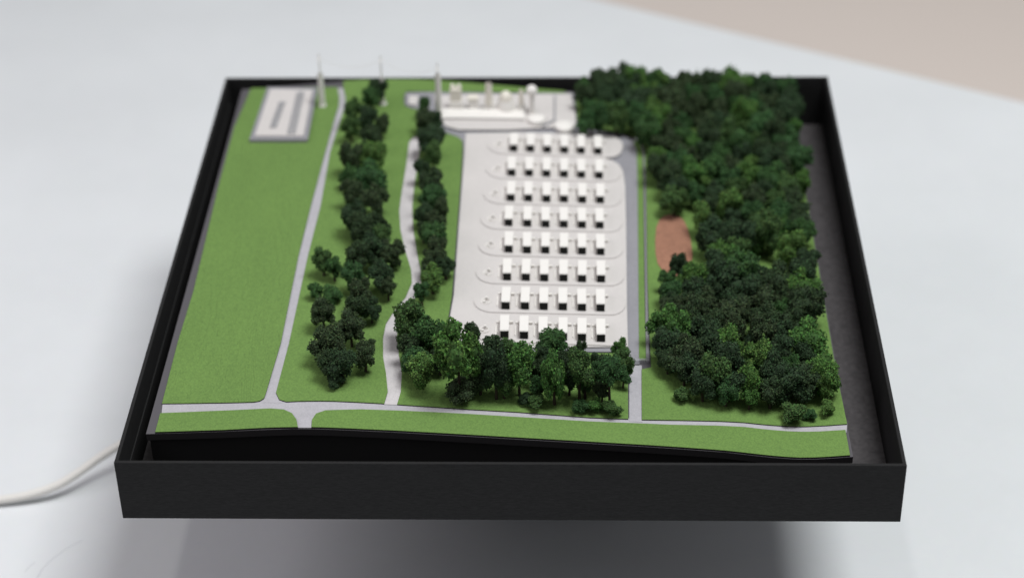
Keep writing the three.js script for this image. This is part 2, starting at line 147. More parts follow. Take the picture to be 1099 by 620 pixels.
"trees":[[-0.0942,-0.159,7.3,1.15,12.2,0,"S1"],[-0.0983,-0.1497,6.5,1.15,11.4,1,"S1"],[-0.1074,-0.1322,7.9,1.15,12.9,1,"S1"],[-0.098,-0.1201,7.8,1.15,12.8,0,"S1"],[-0.0884,-0.1159,5.7,1.15,10.5,0,"S1"],[-0.1074,-0.1117,6.4,1.15,11.2,1,"S1"],[-0.0931,-0.0964,7.7,1.15,12.7,0,"S1"],[-0.103,-0.0722,9.0,1.15,14.0,0,"S1"],[-0.0899,-0.0721,9.0,1.15,14.0,2,"S1"],[-0.1033,-0.0556,6.1,1.15,11.0,1,"S1"],[-0.0895,-0.0467,8.8,1.15,13.9,1,"S1"],[-0.0991,-0.0344,7.4,1.15,12.3,0,"S1"],[-0.0855,-0.0254,8.7,1.15,13.7,0,"S1"],[-0.0949,-0.0063,7.3,1.15,12.2,0,"S1"],[-0.0861,0.0004,7.9,1.15,12.9,0,"S1"],[-0.079,-0.0032,5.3,1.15,10.1,0,"S1"],[-0.0912,0.0045,7.9,1.15,12.8,0,"S1"],[-0.0791,0.0085,5.9,1.15,10.7,1,"S1"],[-0.0714,0.0301,7.7,1.15,12.7,0,"S1"],[-0.0892,0.033,7.7,1.15,12.7,0,"S1"],[-0.0811,0.028,8.4,1.15,13.4,0,"S1"],[-0.1097,0.0358,6.4,1.15,11.3,1,"S1"],[-0.1028,0.0414,5.7,1.15,10.6,1,"S1"],[-0.0911,0.0532,7.0,1.15,11.9,1,"S1"],[-0.075,0.0515,7.6,1.15,12.6,0,"S1"],[-0.071,0.0591,5.0,1.15,9.8,0,"S1"],[-0.1109,0.0583,5.6,0.8,5.1,1,"S1"],[-0.1027,0.062,5.6,0.8,5.1,1,"S1"],[-0.0844,0.07,8.2,1.15,13.1,0,"S1"],[-0.0863,0.0832,7.4,1.15,12.4,0,"S1"],[-0.0785,0.0808,5.0,1.15,9.7,0,"S1"],[-0.1042,0.0881,7.4,1.15,12.4,0,"S1"],[-0.0875,0.1031,8.6,1.15,13.6,0,"S1"],[-0.098,0.1178,9.1,1.15,14.1,0,"S1"],[-0.0782,0.1247,6.6,1.15,11.5,0,"S1"],[-0.0769,0.1048,3.4,0.8,3.5,0,"S1"],[-0.0894,0.1353,8.4,1.15,13.4,0,"S1"],[-0.0974,0.1315,6.0,1.15,10.8,0,"S1"],[-0.0932,0.1383,5.3,0.7,4.4,0,"S1"],[-0.063,-0.1396,4.2,1.7,11.0,1,"S2"],[-0.0618,-0.121,6.2,1.15,11.1,0,"S2"],[-0.055,-0.1231,5.5,1.15,10.3,0,"S2"],[-0.0568,-0.0966,8.2,1.15,13.1,0,"S2"],[-0.0541,-0.0795,7.4,1.15,12.3,1,"S2"],[-0.0583,-0.0631,6.0,1.15,10.8,0,"S2"],[-0.0527,-0.0468,7.9,1.15,12.8,0,"S2"],[-0.0512,-0.0306,7.8,1.15,12.8,1,"S2"],[-0.0459,-0.0223,5.8,1.15,10.6,0,"S2"],[-0.0547,-0.0143,6.4,1.15,11.3,0,"S2"],[-0.048,-0.0032,7.0,1.15,11.9,0,"S2"],[-0.0549,0.0004,5.1,1.15,9.9,0,"S2"],[-0.0483,0.0095,7.0,1.15,11.9,1,"S2"],[-0.0443,0.0233,6.9,1.15,11.8,0,"S2"],[-0.04,0.0358,5.6,1.15,10.4,0,"S2"],[-0.0485,0.034,6.8,1.15,11.7,0,"S2"],[-0.0465,0.0503,6.8,1.15,11.6,2,"S2"],[-0.052,0.0625,5.5,1.15,10.3,1,"S2"],[-0.0571,0.0983,9.7,1.3,16.1,1,"FR"],[-0.0442,0.111,10.7,1.2,16.4,1,"FR"],[-0.0535,0.1171,7.3,1.15,12.2,0,"FR"],[-0.0472,0.1372,9.9,0.85,12.4,2,"FR"],[-0.0272,0.1441,11.7,1.5,30.6,2,"FR"],[-0.0306,0.089,2.8,1.15,7.5,0,"FR"],[-0.0213,0.1025,5.7,1.3,11.3,0,"FR"],[-0.0103,0.1142,7.3,1.3,13.2,0,"FR"],[-0.0077,0.1422,7.8,1.8,20.9,0,"FR"],[-0.0256,0.143,8.0,0.7,6.1,0,"FR"],[0.0043,0.1378,10.6,1.35,21.0,2,"FR"],[0.0215,0.1049,9.1,0.9,12.0,1,"FR"],[0.0155,0.1136,4.5,1.3,9.9,0,"FR"],[0.0229,0.1439,7.2,1.9,18.5,2,"FR"],[0.036,0.1411,8.4,1.3,24.6,1,"FR"],[0.039,0.1378,5.0,1.5,11.4,1,"FR"],[0.0365,0.1016,3.4,1.2,8.2,0,"FR"],[0.0455,0.115,4.5,1.2,9.4,0,"FR"],[0.052,0.1427,6.7,1.4,24.6,1,"FR"],[0.0582,0.1036,5.1,1.2,10.1,2,"FR"],[0.0594,0.1177,6.2,1.2,11.3,1,"FR"],[0.0593,0.1256,4.4,1.0,8.6,1,"FR"],[0.0365,0.1487,4.9,0.7,4.1,1,"FR"],[0.0443,0.1471,4.9,0.7,4.1,2,"FR"],[0.0521,0.1493,5.5,0.7,4.5,1,"FR"],[0.0131,0.1467,5.5,0.7,4.5,1,"FR"],[0.0072,0.1446,3.7,0.8,3.7,0,"FR"],[-0.0382,0.1243,6.1,1.2,11.3,0,"FR"],[-0.0188,0.1257,7.2,1.3,13.2,0,"FR"],[-0.0163,0.1391,6.1,1.2,11.2,0,"FR"],[-0.0033,0.1167,6.7,1.2,11.9,1,"FR"],[-0.0036,0.141,6.6,1.2,11.8,1,"FR"],[0.0138,0.1294,5.6,1.4,11.7,0,"FR"],[0.0296,0.1215,6.1,1.3,11.9,0,"FR"],[0.0306,0.1352,5.5,1.2,10.6,0,"FR"],[0.0449,0.1313,6.1,1.3,11.8,1,"FR"],[0.0478,0.1404,4.9,1.0,9.0,0,"FR"],[0.015,0.1401,5.5,1.1,10.1,1,"FR"],[-0.0514,0.1263,6.7,1.1,11.3,1,"FR"],[0.0732,-0.188,9.5,1.15,14.6,2,"W"],[0.0772,-0.1744,8.7,1.03,12.7,2,"W"],[0.0808,-0.1524,9.0,1.03,13.0,2,"W"],[0.0852,-0.1392,9.4,1.1,14.0,2,"W"],[0.0883,-0.188,8.1,1.28,14.1,2,"W"],[0.1155,-0.188,6.6,1.04,10.8,2,"W"],[0.1066,-0.1137,6.6,1.23,11.9,2,"W"],[0.0844,-0.0958,7.2,1.19,12.4,2,"W"],[0.1053,-0.0741,9.4,1.21,15.0,2,"W"],[0.1282,-0.1873,8.6,1.09,13.1,2,"W"],[0.1395,-0.188,9.5,1.15,14.6,2,"W"],[0.1428,-0.0949,6.3,1.14,11.2,2,"W"],[0.14,-0.08,7.9,1.07,12.3,2,"W"],[0.172,-0.1387,6.3,1.22,11.6,2,"W"],[0.172,-0.0744,7.5,1.08,12.0,2,"W"],[0.1422,-0.15,9.0,1.25,14.8,2,"W"],[0.1116,-0.0722,6.9,1.04,11.1,2,"W"],[0.1249,-0.0406,8.9,1.27,14.9,2,"W"],[0.1092,-0.0261,7.9,1.26,13.7,2,"W"],[0.1556,-0.025,6.4,1.18,11.5,2,"W"],[0.1606,-0.0016,8.8,1.17,14.0,2,"W"],[0.1163,0.0071,6.8,1.09,11.4,2,"W"],[0.1268,0.0125,6.6,1.15,11.5,2,"W"],[0.1012,0.0399,9.0,1.27,15.0,2,"W"],[0.1599,0.0381,9.5,1.02,13.4,2,"W"],[0.1665,0.0412,7.4,1.02,11.4,2,"W"],[0.0833,0.0855,9.8,1.19,15.2,2,"W"],[0.0897,0.0907,8.7,1.33,15.1,2,"W"],[0.1327,0.113,10.1,1.31,16.7,2,"W"],[0.1283,0.116,6.6,1.06,10.9,2,"W"],[0.1271,0.1322,7.8,1.3,13.8,2,"W"],[0.1657,0.1147,8.6,1.03,12.6,2,"W"],[0.1666,0.1248,7.3,1.32,13.4,2,"W"],[0.1156,0.0995,9.2,1.33,15.7,2,"W"],[0.1598,0.0912,10.0,1.05,14.2,2,"W"],[0.1467,0.0859,9.8,1.21,15.4,0,"W"],[0.1648,-0.059,6.7,1.15,11.6,0,"W"],[0.1466,-0.188,6.9,1.33,12.9,0,"W"],[0.1587,0.1007,7.2,1.15,12.1,0,"W"],[0.1609,-0.0866,7.2,1.19,12.4,0,"W"],[0.1397,-0.0352,7.7,1.25,13.4,1,"W"],[0.1217,-0.1159,7.1,1.06,11.4,1,"W"],[0.1304,0.0466,9.9,1.0,13.7,0,"W"],[0.1315,-0.0629,6.3,1.31,12.1,1,"W"],[0.1346,0.0891,9.8,1.34,16.5,0,"W"],[0.1329,0.0945,7.1,1.1,11.7,0,"W"],[0.17,-0.1536,9.6,1.17,14.9,0,"W"],[0.1236,-0.1637,9.4,1.34,16.0,1,"W"],[0.1441,-0.0129,9.8,1.27,15.9,1,"W"],[0.1153,0.1143,9.4,1.29,15.8,0,"W"],[0.1665,-0.1199,8.1,1.08,12.6,1,"W"],[0.1041,0.066,9.1,1.29,15.3,0,"W"],[0.1165,-0.0193,7.6,1.07,12.1,0,"W"],[0.1124,0.0434,7.2,1.15,12.2,0,"W"],[0.1037,-0.0985,7.2,1.19,12.4,0,"W"],[0.1507,-0.112,7.0,1.22,12.3,0,"W"],[0.1268,-0.0129,9.4,1.03,13.4,0,"W"],[0.1067,-0.0568,6.8,1.09,11.3,1,"W"],[0.0965,-0.06,6.6,1.25,12.1,0,"W"],[0.0685,-0.1821,7.6,1.24,13.2,0,"W"],[0.1064,-0.188,7.9,1.01,11.8,0,"W"],[0.1561,0.1245,9.2,1.01,13.0,0,"W"],[0.1173,-0.1363,7.3,1.19,12.6,0,"W"],[0.1398,0.0551,8.7,1.17,13.9,0,"W"],[0.0874,0.0485,6.8,1.1,11.4,1,"W"],[0.1143,0.0218,8.4,1.05,12.6,0,"W"],[0.1624,-0.1088,6.5,1.3,12.3,0,"W"],[0.1681,-0.0195,7.5,1.06,11.9,1,"W"],[0.0387,-0.1824,6.4,1.06,10.7,1,"W"],[0.1231,-0.0955,7.8,1.29,13.8,1,"W"],[0.1376,-0.109,6.2,1.19,11.3,0,"W"],[0.128,-0.1359,9.5,1.07,13.8,0,"W"],[0.1673,0.0117,7.8,1.11,12.4,0,"W"],[0.137,-0.0093,8.1,1.19,13.4,0,"W"],[0.1566,-0.1821,9.2,1.06,13.5,0,"W"],[0.0722,-0.1419,7.8,1.31,13.8,1,"W"],[0.1051,-0.1813,9.4,1.2,15.0,0,"W"],[0.1456,0.1285,9.4,1.05,13.6,0,"W"],[0.1102,0.0799,7.8,1.29,13.8,0,"W"],[0.0998,-0.1219,7.8,1.1,12.5,1,"W"],[0.1422,-0.138,6.5,1.0,10.5,1,"W"],[0.1067,-0.1486,6.6,1.33,12.6,0,"W"],[0.1482,-0.0649,6.3,1.21,11.5,0,"W"],[0.1537,0.0715,6.9,1.24,12.3,0,"W"],[0.1135,-0.005,9.1,1.18,14.4,0,"W"],[0.0931,0.1107,9.1,1.2,14.6,0,"W"],[0.1218,-0.188,8.5,1.35,15.0,0,"W"],[0.1374,-0.1747,9.4,1.17,14.6,0,"W"],[0.16,-0.1661,8.2,1.11,12.8,0,"W"],[0.155,-0.0316,9.1,1.23,14.8,1,"W"],[0.1498,0.0438,6.6,1.22,11.9,0,"W"],[0.136,-0.1153,8.1,1.3,14.1,1,"W"],[0.1069,0.129,9.9,1.32,16.5,1,"W"],[0.1139,-0.1583,8.2,1.22,13.7,0,"W"],[0.118,-0.1833,6.3,1.16,11.2,0,"W"],[0.1387,0.0722,9.6,1.09,14.1,0,"W"],[0.1621,0.0628,9.8,1.22,15.5,0,"W"],[0.0505,-0.188,7.8,1.06,12.1,0,"W"],[0.0963,-0.1632,9.4,1.33,16.0,0,"W"],[0.0912,-0.066,9.2,1.25,15.1,0,"W"],[0.1297,-0.0874,8.3,1.0,12.1,0,"W"],[0.0957,-0.1585,6.4,1.25,11.8,1,"W"],[0.0967,0.1198,8.0,1.03,12.1,0,"W"],[0.1245,-0.1494,8.5,1.28,14.5,0,"W"],[0.1279,-0.0323,6.3,1.12,11.0,0,"W"],[0.1519,-0.1338,9.5,1.17,14.7,1,"W"],[0.1498,0.1118,6.5,1.19,11.6,1,"W"],[0.11,-0.1689,8.3,1.29,14.4,1,"W"],[0.1169,-0.0773,9.0,1.3,15.3,1,"W"],[0.1636,-0.0406,9.5,1.14,14.4,0,"W"],[0.0803,-0.124,8.9,1.27,15.0,1,"W"],[0.0723,-0.1569,9.2,1.22,14.8,0,"W"],[0.1274,0.0318,10.0,1.28,16.3,1,"W"],[0.0529,-0.1612,8.5,1.28,14.5,0,"W"],[0.1217,0.0711,9.1,1.06,13.4,0,"W"],[0.1184,-0.1201,8.8,1.31,15.2,0,"W"],[0.1226,0.0565,6.6,1.23,11.9,0,"W"],[0.1271,0.0045,7.9,1.22,13.4,1,"W"],[0.0596,-0.1395,8.2,1.31,14.4,1,"W"],[0.1209,0.0844,8.7,1.3,14.9,0,"W"],[0.0881,0.0605,6.7,1.16,11.7,0,"W"],[0.1373,0.0306,7.7,1.04,11.9,0,"W"],[0.171,-0.1803,8.6,1.15,13.6,1,"W"],[0.0969,0.0791,8.9,1.29,15.1,0,"W"],[0.0503,-0.1543,6.3,1.02,10.4,1,"W"],[0.1607,-0.1248,9.5,1.34,16.3,0,"W"],[0.1406,-0.0514,7.5,1.25,13.1,0,"W"],[0.1557,-0.1503,7.0,1.09,11.5,0,"W"],[0.0611,-0.1757,7.2,1.17,12.2,0,"W"],[0.0843,-0.1644,9.1,1.07,13.5,0,"W"],[0.1182,-0.0537,7.9,1.14,12.8,0,"W"],[0.1624,-0.0695,7.3,1.1,11.8,1,"W"],[0.1042,0.0916,9.6,1.12,14.5,0,"W"],[0.1458,0.0999,9.0,1.03,13.0,0,"W"],[0.1056,0.1014,7.8,1.25,13.5,0,"W"],[0.1577,-0.188,7.5,1.33,13.6,1,"W"],[0.0408,-0.1672,7.6,1.25,13.2,0,"W"],[0.1534,-0.0738,9.0,1.08,13.5,1,"W"],[0.096,-0.0823,8.6,1.34,15.0,1,"W"],[0.0848,-0.119,6.8,1.07,11.2,0,"W"],[0.093,-0.0475,7.6,1.15,12.5,1,"W"],[0.1141,-0.0425,6.3,1.25,11.8,0,"W"],[0.152,-0.1261,7.1,1.0,11.0,1,"W"],[0.102,-0.1373,7.0,1.15,11.8,1,"W"],[0.1287,-0.0714,7.6,1.32,13.7,1,"W"],[0.1704,-0.188,6.6,1.22,11.9,1,"W"],[0.172,-0.1671,8.6,1.26,14.5,0,"W"],[0.085,-0.188,7.3,1.33,13.4,1,"W"],[0.149,0.0613,6.4,1.3,12.2,1,"W"],[0.0843,0.1022,8.9,1.08,13.4,0,"W"],[0.1658,-0.0311,6.9,1.25,12.5,0,"W"],[0.1633,0.031,9.5,1.29,15.8,0,"W"],[0.0966,-0.188,8.0,1.02,12.0,0,"W"],[0.1178,0.0372,9.8,1.2,15.3,0,"W"],[0.1525,-0.0944,8.9,1.15,13.9,0,"W"],[0.154,-0.0496,7.6,1.15,12.5,1,"W"],[0.1155,0.1313,7.6,1.04,11.8,0,"W"],[0.1381,-0.1661,6.2,1.28,11.8,1,"W"],[0.1305,-0.1238,9.0,1.21,14.6,1,"W"],[0.0924,-0.1248,8.8,1.34,15.4,0,"W"],[0.172,-0.101,8.0,1.02,12.0,1,"W"],[0.0851,-0.0838,8.6,1.06,12.8,0,"W"],[0.1394,0.1212,8.5,1.34,15.0,0,"W"],[0.0938,-0.105,8.9,1.19,14.3,0,"W"],[0.1475,0.0389,9.5,1.3,15.9,0,"W"],[0.0437,-0.1366,9.3,1.29,15.5,1,"W"],[0.1006,0.057,9.7,1.31,16.2,0,"W"],[0.1675,-0.1458,7.5,1.28,13.3,0,"W"],[0.1497,-0.163,7.4,1.21,12.7,1,"W"],[0.1516,-0.178,6.3,1.0,10.3,0,"W"],[0.0623,-0.188,8.7,1.12,13.4,0,"W"],[0.0505,-0.1748,9.2,1.14,14.1,0,"W"],[0.0907,-0.1846,6.4,1.11,11.0,1,"W"],[0.1141,-0.1046,8.1,1.05,12.4,0,"W"],[0.0908,0.1337,4.9,0.7,4.2,1,"W"],[0.0922,0.1203,6.9,1.1,11.5,0,"W"],[0.1015,0.133,6.9,1.1,11.4,0,"W"],[0.1137,0.1356,6.4,1.1,10.9,1,"W"],[0.126,0.1363,5.4,1.0,9.4,2,"W"],[0.1374,0.1339,6.9,1.1,11.5,0,"W"],[0.1516,0.1305,6.4,1.1,11.0,0,"W"],[0.0836,0.1109,5.5,1.1,10.0,0,"W"],[0.1479,0.1427,7.1,0.7,5.5,1,"W"],[0.1579,0.1416,3.8,0.7,3.4,1,"W"],[0.1673,0.1392,4.9,0.8,4.6,2,"W"],[0.0854,0.0457,4.7,1.15,9.5,0,"W"],[0.0931,0.0219,5.3,1.6,12.3,0,"W"],[0.0993,0.0268,5.8,1.1,10.4,0,"W"],[0.0869,0.0331,5.3,1.1,9.8,1,"W"],[0.0877,0.0649,6.7,1.15,11.6,0,"W"],[0.1674,0.1287,5.9,1.15,10.7,2,"W"]],
"frontRoad":[[-0.184,0.148],[-0.1343,0.1483],[-0.1165,0.1491],[-0.0924,0.1493],[-0.0665,0.1495],[-0.0592,0.1497],[-0.0211,0.1505],[0.0043,0.1505],[0.0414,0.1512],[0.0692,0.1509],[0.1233,0.1462],[0.1771,0.1462],[0.1758,0.1539],[0.0837,0.1565],[0.0414,0.1579],[-0.0208,0.1575],[-0.0527,0.1579],[-0.0774,0.1585],[-0.0952,0.1604],[-0.0991,0.1645],[-0.1011,0.1684],[-0.1009,0.1727],[-0.1101,0.1728],[-0.1114,0.1677],[-0.1143,0.1637],[-0.1186,0.1604],[-0.1252,0.1585],[-0.1497,0.1584],[-0.1829,0.1584]]};
const ZF = 0.173, ZB = -0.192;
function prof(a, x) { const u = Math.max(0, Math.min(39.999, (x + 0.2) * 100)), i = u | 0, t = u - i; return a[i] * (1 - t) + a[i + 1] * t; }
function terrain(x, z) { const s = Math.max(0, Math.min(1, (ZF - z) / (ZF - ZB))); return Y0 + prof(L.F, x) * (1 - s) + prof(L.B, x) * s; }

// a sheet cut to an outline and laid on the terrain: flat top, real edges
function splitEdges(tris, max) {
  let out = tris, again = true;
  while (again) {
    again = false; const next = [];
    for (const [a, b, c] of out) {
      const d = [[a, b, c], [b, c, a], [c, a, b]].map(([p, q, r]) => [Math.hypot(p[0] - q[0], p[1] - q[1]), p, q, r]).sort((m, n) => n[0] - m[0])[0];
      if (d[0] > max) { const m = [(d[1][0] + d[2][0]) / 2, (d[1][1] + d[2][1]) / 2]; next.push([d[1], m, d[3]], [m, d[2], d[3]]); again = true; } else next.push([a, b, c]);
    }
    out = next;
  }
  return out;
}
function sheet(outline, top, thick, hole) {
  let pts = outline.map(([x, z]) => new THREE.Vector2(x, z));
  if (THREE.ShapeUtils.isClockWise(pts)) pts.reverse();
  const holes = hole ? [hole.map(([x, z]) => new THREE.Vector2(x, z))] : [];
  const all = pts.concat(...holes), faces = THREE.ShapeUtils.triangulateShape(pts, holes);
  const tris = splitEdges(faces.map((f) => f.map((i) => [all[i].x, all[i].y])), 0.012);
  const P = [], N = [], UV = []; const h = (x, z) => terrain(x, z) + top;
  const nrm = (x, z) => { const e = 0.004; const v = new THREE.Vector3(-(h(x + e, z) - h(x - e, z)) / (2 * e), 1, -(h(x, z + e) - h(x, z - e)) / (2 * e)).normalize(); return [v.x, v.y, v.z]; };
  for (const [a, b, c] of tris) for (const p of [a, c, b]) { P.push(p[0], h(...p), p[1]); N.push(...nrm(...p)); UV.push(p[0] * 1, p[1] * 1); }
  const nTop = P.length / 3;
  for (let i = 0; i < pts.length; i++) {
    const a = pts[i], b = pts[(i + 1) % pts.length], len = a.distanceTo(b), n = Math.max(1, Math.ceil(len / 0.008));
    const nx = (b.y - a.y) / len, nz = -(b.x - a.x) / len;
    for (let k = 0; k < n; k++) {
      const p = a.clone().lerp(b, k / n), q = a.clone().lerp(b, (k + 1) / n);
      const v = [[p.x, h(p.x, p.y), p.y], [q.x, h(q.x, q.y), q.y], [q.x, h(q.x, q.y) - thick, q.y], [p.x, h(p.x, p.y) - thick, p.y]];
      for (const j of [0, 1, 2, 0, 2, 3]) { P.push(...v[j]); N.push(nx, 0, nz); UV.push(v[j][0] + v[j][2], v[j][1]); }
    }
  }
  const g = new THREE.BufferGeometry();
  g.setAttribute('position', new THREE.Float32BufferAttribute(P, 3));
  g.setAttribute('normal', new THREE.Float32BufferAttribute(N, 3));
  g.setAttribute('uv', new THREE.Float32BufferAttribute(UV, 2));
  g.addGroup(0, nTop, 0); g.addGroup(nTop, P.length / 3 - nTop, 1);
  return g;
}
const ground = (name, outline, top, thick, mats) => tag(mesh(name, sheet(outline, top, thick), mats), null, null, null, 'structure');

// ---------------------------------------------------------------- table and floor beyond
{
  const s = new THREE.Shape([[-2.2, -1.83], [1.5, 0.156], [1.5, 1.3], [-2.2, 1.3]].map(([x, z]) => new THREE.Vector2(x, -z)));
  const g = new THREE.ExtrudeGeometry(s, { depth: 0.028, bevelEnabled: true, bevelSize: 0.003, bevelThickness: 0.003, bevelSegments: 3 });
  g.rotateX(-Math.PI / 2); g.translate(0, -0.031, 0);
  const cloud = texOf(512, 512, (x, y) => { const k = 1 + (nCloud[y * 512 + x] - 0.5) * 0.09; return [0.71, 0.73, 0.742].map((b) => toS(b * k)); }, true); rep(cloud, 1.6);
  const rough = texOf(512, 512, (x, y) => { const v = 120 + 70 * nCloud[(511 - y) * 512 + x]; return [v, v, v]; }); rep(rough, 1.6);
  const t = mesh('table', g, std(0xffffff, 0.75, { map: cloud, roughnessMap: rough }));
  tag(t, 'pale blue white table top under the black tray', null, null, 'structure');
  const f = new THREE.PlaneGeometry(9, 9); f.rotateX(-Math.PI / 2); f.translate(0.6, -0.3, -1.6);
  tag(mesh('floor', f, std(lin(0.84, 0.745, 0.675), 0.8)), 'beige floor beyond the table edge', null, null, 'structure');
}

// ---------------------------------------------------------------- tray
const H = 0.0373, D = 0.2;
{
  const t = thing('display_tray', 'shallow square black card tray holding the landscape model', 'tray', [0, Y0, 0]);
  const panel = (name, w, h, d, x, y, z, mat = M.card, r = 0.0004) => { const g = new RoundedBoxGeometry(w, h, d, 2, r); const m = mesh(name, g, mat, t); m.position.set(x, y, z); return m; };
  panel('floor_panel', 0.3962, 0.002, 0.3962, 0, 0.001, 0, M.cardFloor);
  panel('front_panel', 0.4, H, 0.002, 0, H / 2, D - 0.001);
  panel('back_panel', 0.4, H, 0.002, 0, H / 2, -D + 0.001, M.card);
  for (const s of [-1, 1]) {
    panel('side_panel', 0.002, H - 0.0003, 0.3958, s * (D - 0.001), (H - 0.0003) / 2, 0, M.card);
    if (s < 0) panel('side_lining', 0.0007, H * 0.5, 0.39, s * (D - 0.00245), 0.0021 + H * 0.25, 0, M.card, 0.0002);
  }
  panel('foot', 0.13, Y0 - 0.0004, 0.13, 0, -Y0 / 2, -0.03, M.card);
}

// ---------------------------------------------------------------- model base and ground sheets
{
  const t = thing('model_base', 'black stepped block base under the green model landscape', 'base');
  const xl = -0.187, xr = 0.1760;
  const edge = [];
  for (let i = 0; i <= 36; i++) edge.push([-0.1885 + (xr + 0.0012 + 0.1885) * i / 36, ZF + 0.0003]);
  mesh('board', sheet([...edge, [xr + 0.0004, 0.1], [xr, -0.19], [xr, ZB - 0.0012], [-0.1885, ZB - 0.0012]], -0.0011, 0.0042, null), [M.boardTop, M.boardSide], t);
  const c = sheet([...edge.map(([x]) => [Math.max(xl, Math.min(xr - 0.002, x)), ZF - 0.0004]).filter((p, i, a) => !i || p[0] > a[i - 1][0] + 1e-5), [xr - 0.002, ZB], [xl, ZB]], -0.0053, 0.012, null);
  const pos = c.attributes.position; const n0 = c.groups[0].count;
  for (let i = n0; i < pos.count; i++) if (((i - n0) % 6) === 2 || ((i - n0) % 6) >= 4) pos.setY(i, Y0 + 0.0021);
  mesh('core', c, M.core, t);
}
const grassMats = [M.grass, M.grassEdge];
const inset = (p) => p;
{
  // the left field carries faint engraved contour lines
  const W_ = 256, H_ = 1024; const cont = tileNoise(512, [[4, 1], [9, 0.4], [20, 0.15]]);
  const f = texOf(W_, H_, (x, y) => {
    const n = cont[(y >> 1) % 512 * 512 + (x * 2) % 512] * 22, e = n - Math.floor(n);
    const g = nGrit[(y % 512) * 512 + (x * 2) % 512];
    const v = 255 * (0.45 + 0.3 * e + 0.25 * g); return [v, v, v];
  });
  f.repeat.set(1 / 0.065, 1 / 0.36); 
  const m = M.grass.clone(); m.bumpMap = f; m.bumpScale = 0.0009;
  ground('lawn', L.lawnA, 0, 0.0011, [m, M.grassEdge]);
}
for (const k of ['lawnB', 'lawnC', 'lawnD', 'lawnE', 'lawnF', 'strip']) ground('lawn', L[k], 0, 0.0011, grassMats);
ground('road', L.frontRoad, -0.0007, 0.00035, [M.road, M.darkEdge]);
ground('road', L.roadleft, -0.00062, 0.0004, [M.road, M.darkEdge]);
ground('road', L.stub, -0.00058, 0.00045, [M.road, M.darkEdge]);
ground('footpath', L.paths, -0.00045, 0.0006, [M.path, M.darkEdge]);
ground('asphalt_road', L.asphalt, -0.00035, 0.0007, [M.asphalt, M.darkEdge]);
ground('asphalt_road', L.bborder, -0.0002, 0.00085, [M.asphalt, M.darkEdge]);
ground('paved_yard', L.pad, 0.0007, 0.0018, [M.pad, M.padEdge]);
ground('paved_yard', L.bpad, 0.0009, 0.002, [M.pad, M.darkEdge]);
ground('paved_yard', L.bsq, 0.0012, 0.0018, [M.pad, M.padEdge]);
ground('kerb', L.divider, 0.0014, 0.001, [M.asphalt, M.darkEdge]);
ground('clay_patch', L.clay, 0.0004, 0.0006, [M.clay, M.clay]);
{
  const f = thing('perimeter_fence', 'thin grey translucent fence strip along the road right of the white yard', 'fence');
  mesh('fence_strip', sheet(L.fence, 0.0013, 0.0022, null), [M.acrylic, M.acrylic], f);
}

// ---------------------------------------------------------------- rows of cabins on their islands
const ordinal = ['first', 'second', 'third', 'fourth', 'fifth', 'sixth', 'seventh', 'eighth'];
const rowName = ['back row', 'second row from back', 'third row from back', 'fourth row from back', 'fourth row from front', 'third row from front', 'second row from front', 'front row by the trees'];
const colName = ['leftmost', 'second from the left', 'third from the left', 'third from the right', 'second from the right', 'rightmost'];
const cw = 0.0049, ch = 0.0047, cd = 0.0146;
const cabinGeo = new RoundedBoxGeometry(cw, ch, cd, 2, 0.00022); cabinGeo.translate(0, ch / 2, -cd / 2);
const faceGeo = new RoundedBoxGeometry(cw - 0.0003, ch - 0.0003, 0.0009, 2, 0.0002); faceGeo.translate(0, ch / 2 + 0.00005, 0.0003);
const roofGeo = new RoundedBoxGeometry(cw + 0.0002, 0.0004, cd - 0.0004, 1, 0.00015); roofGeo.translate(0, ch + 0.0001, -cd / 2 - 0.0002);
const ductGeo = new RoundedBoxGeometry(0.0022, 0.0012, 0.0014, 1, 0.0002);
const railGeo = new RoundedBoxGeometry(0.0007, 0.0009, 0.0088, 1, 0.0002);
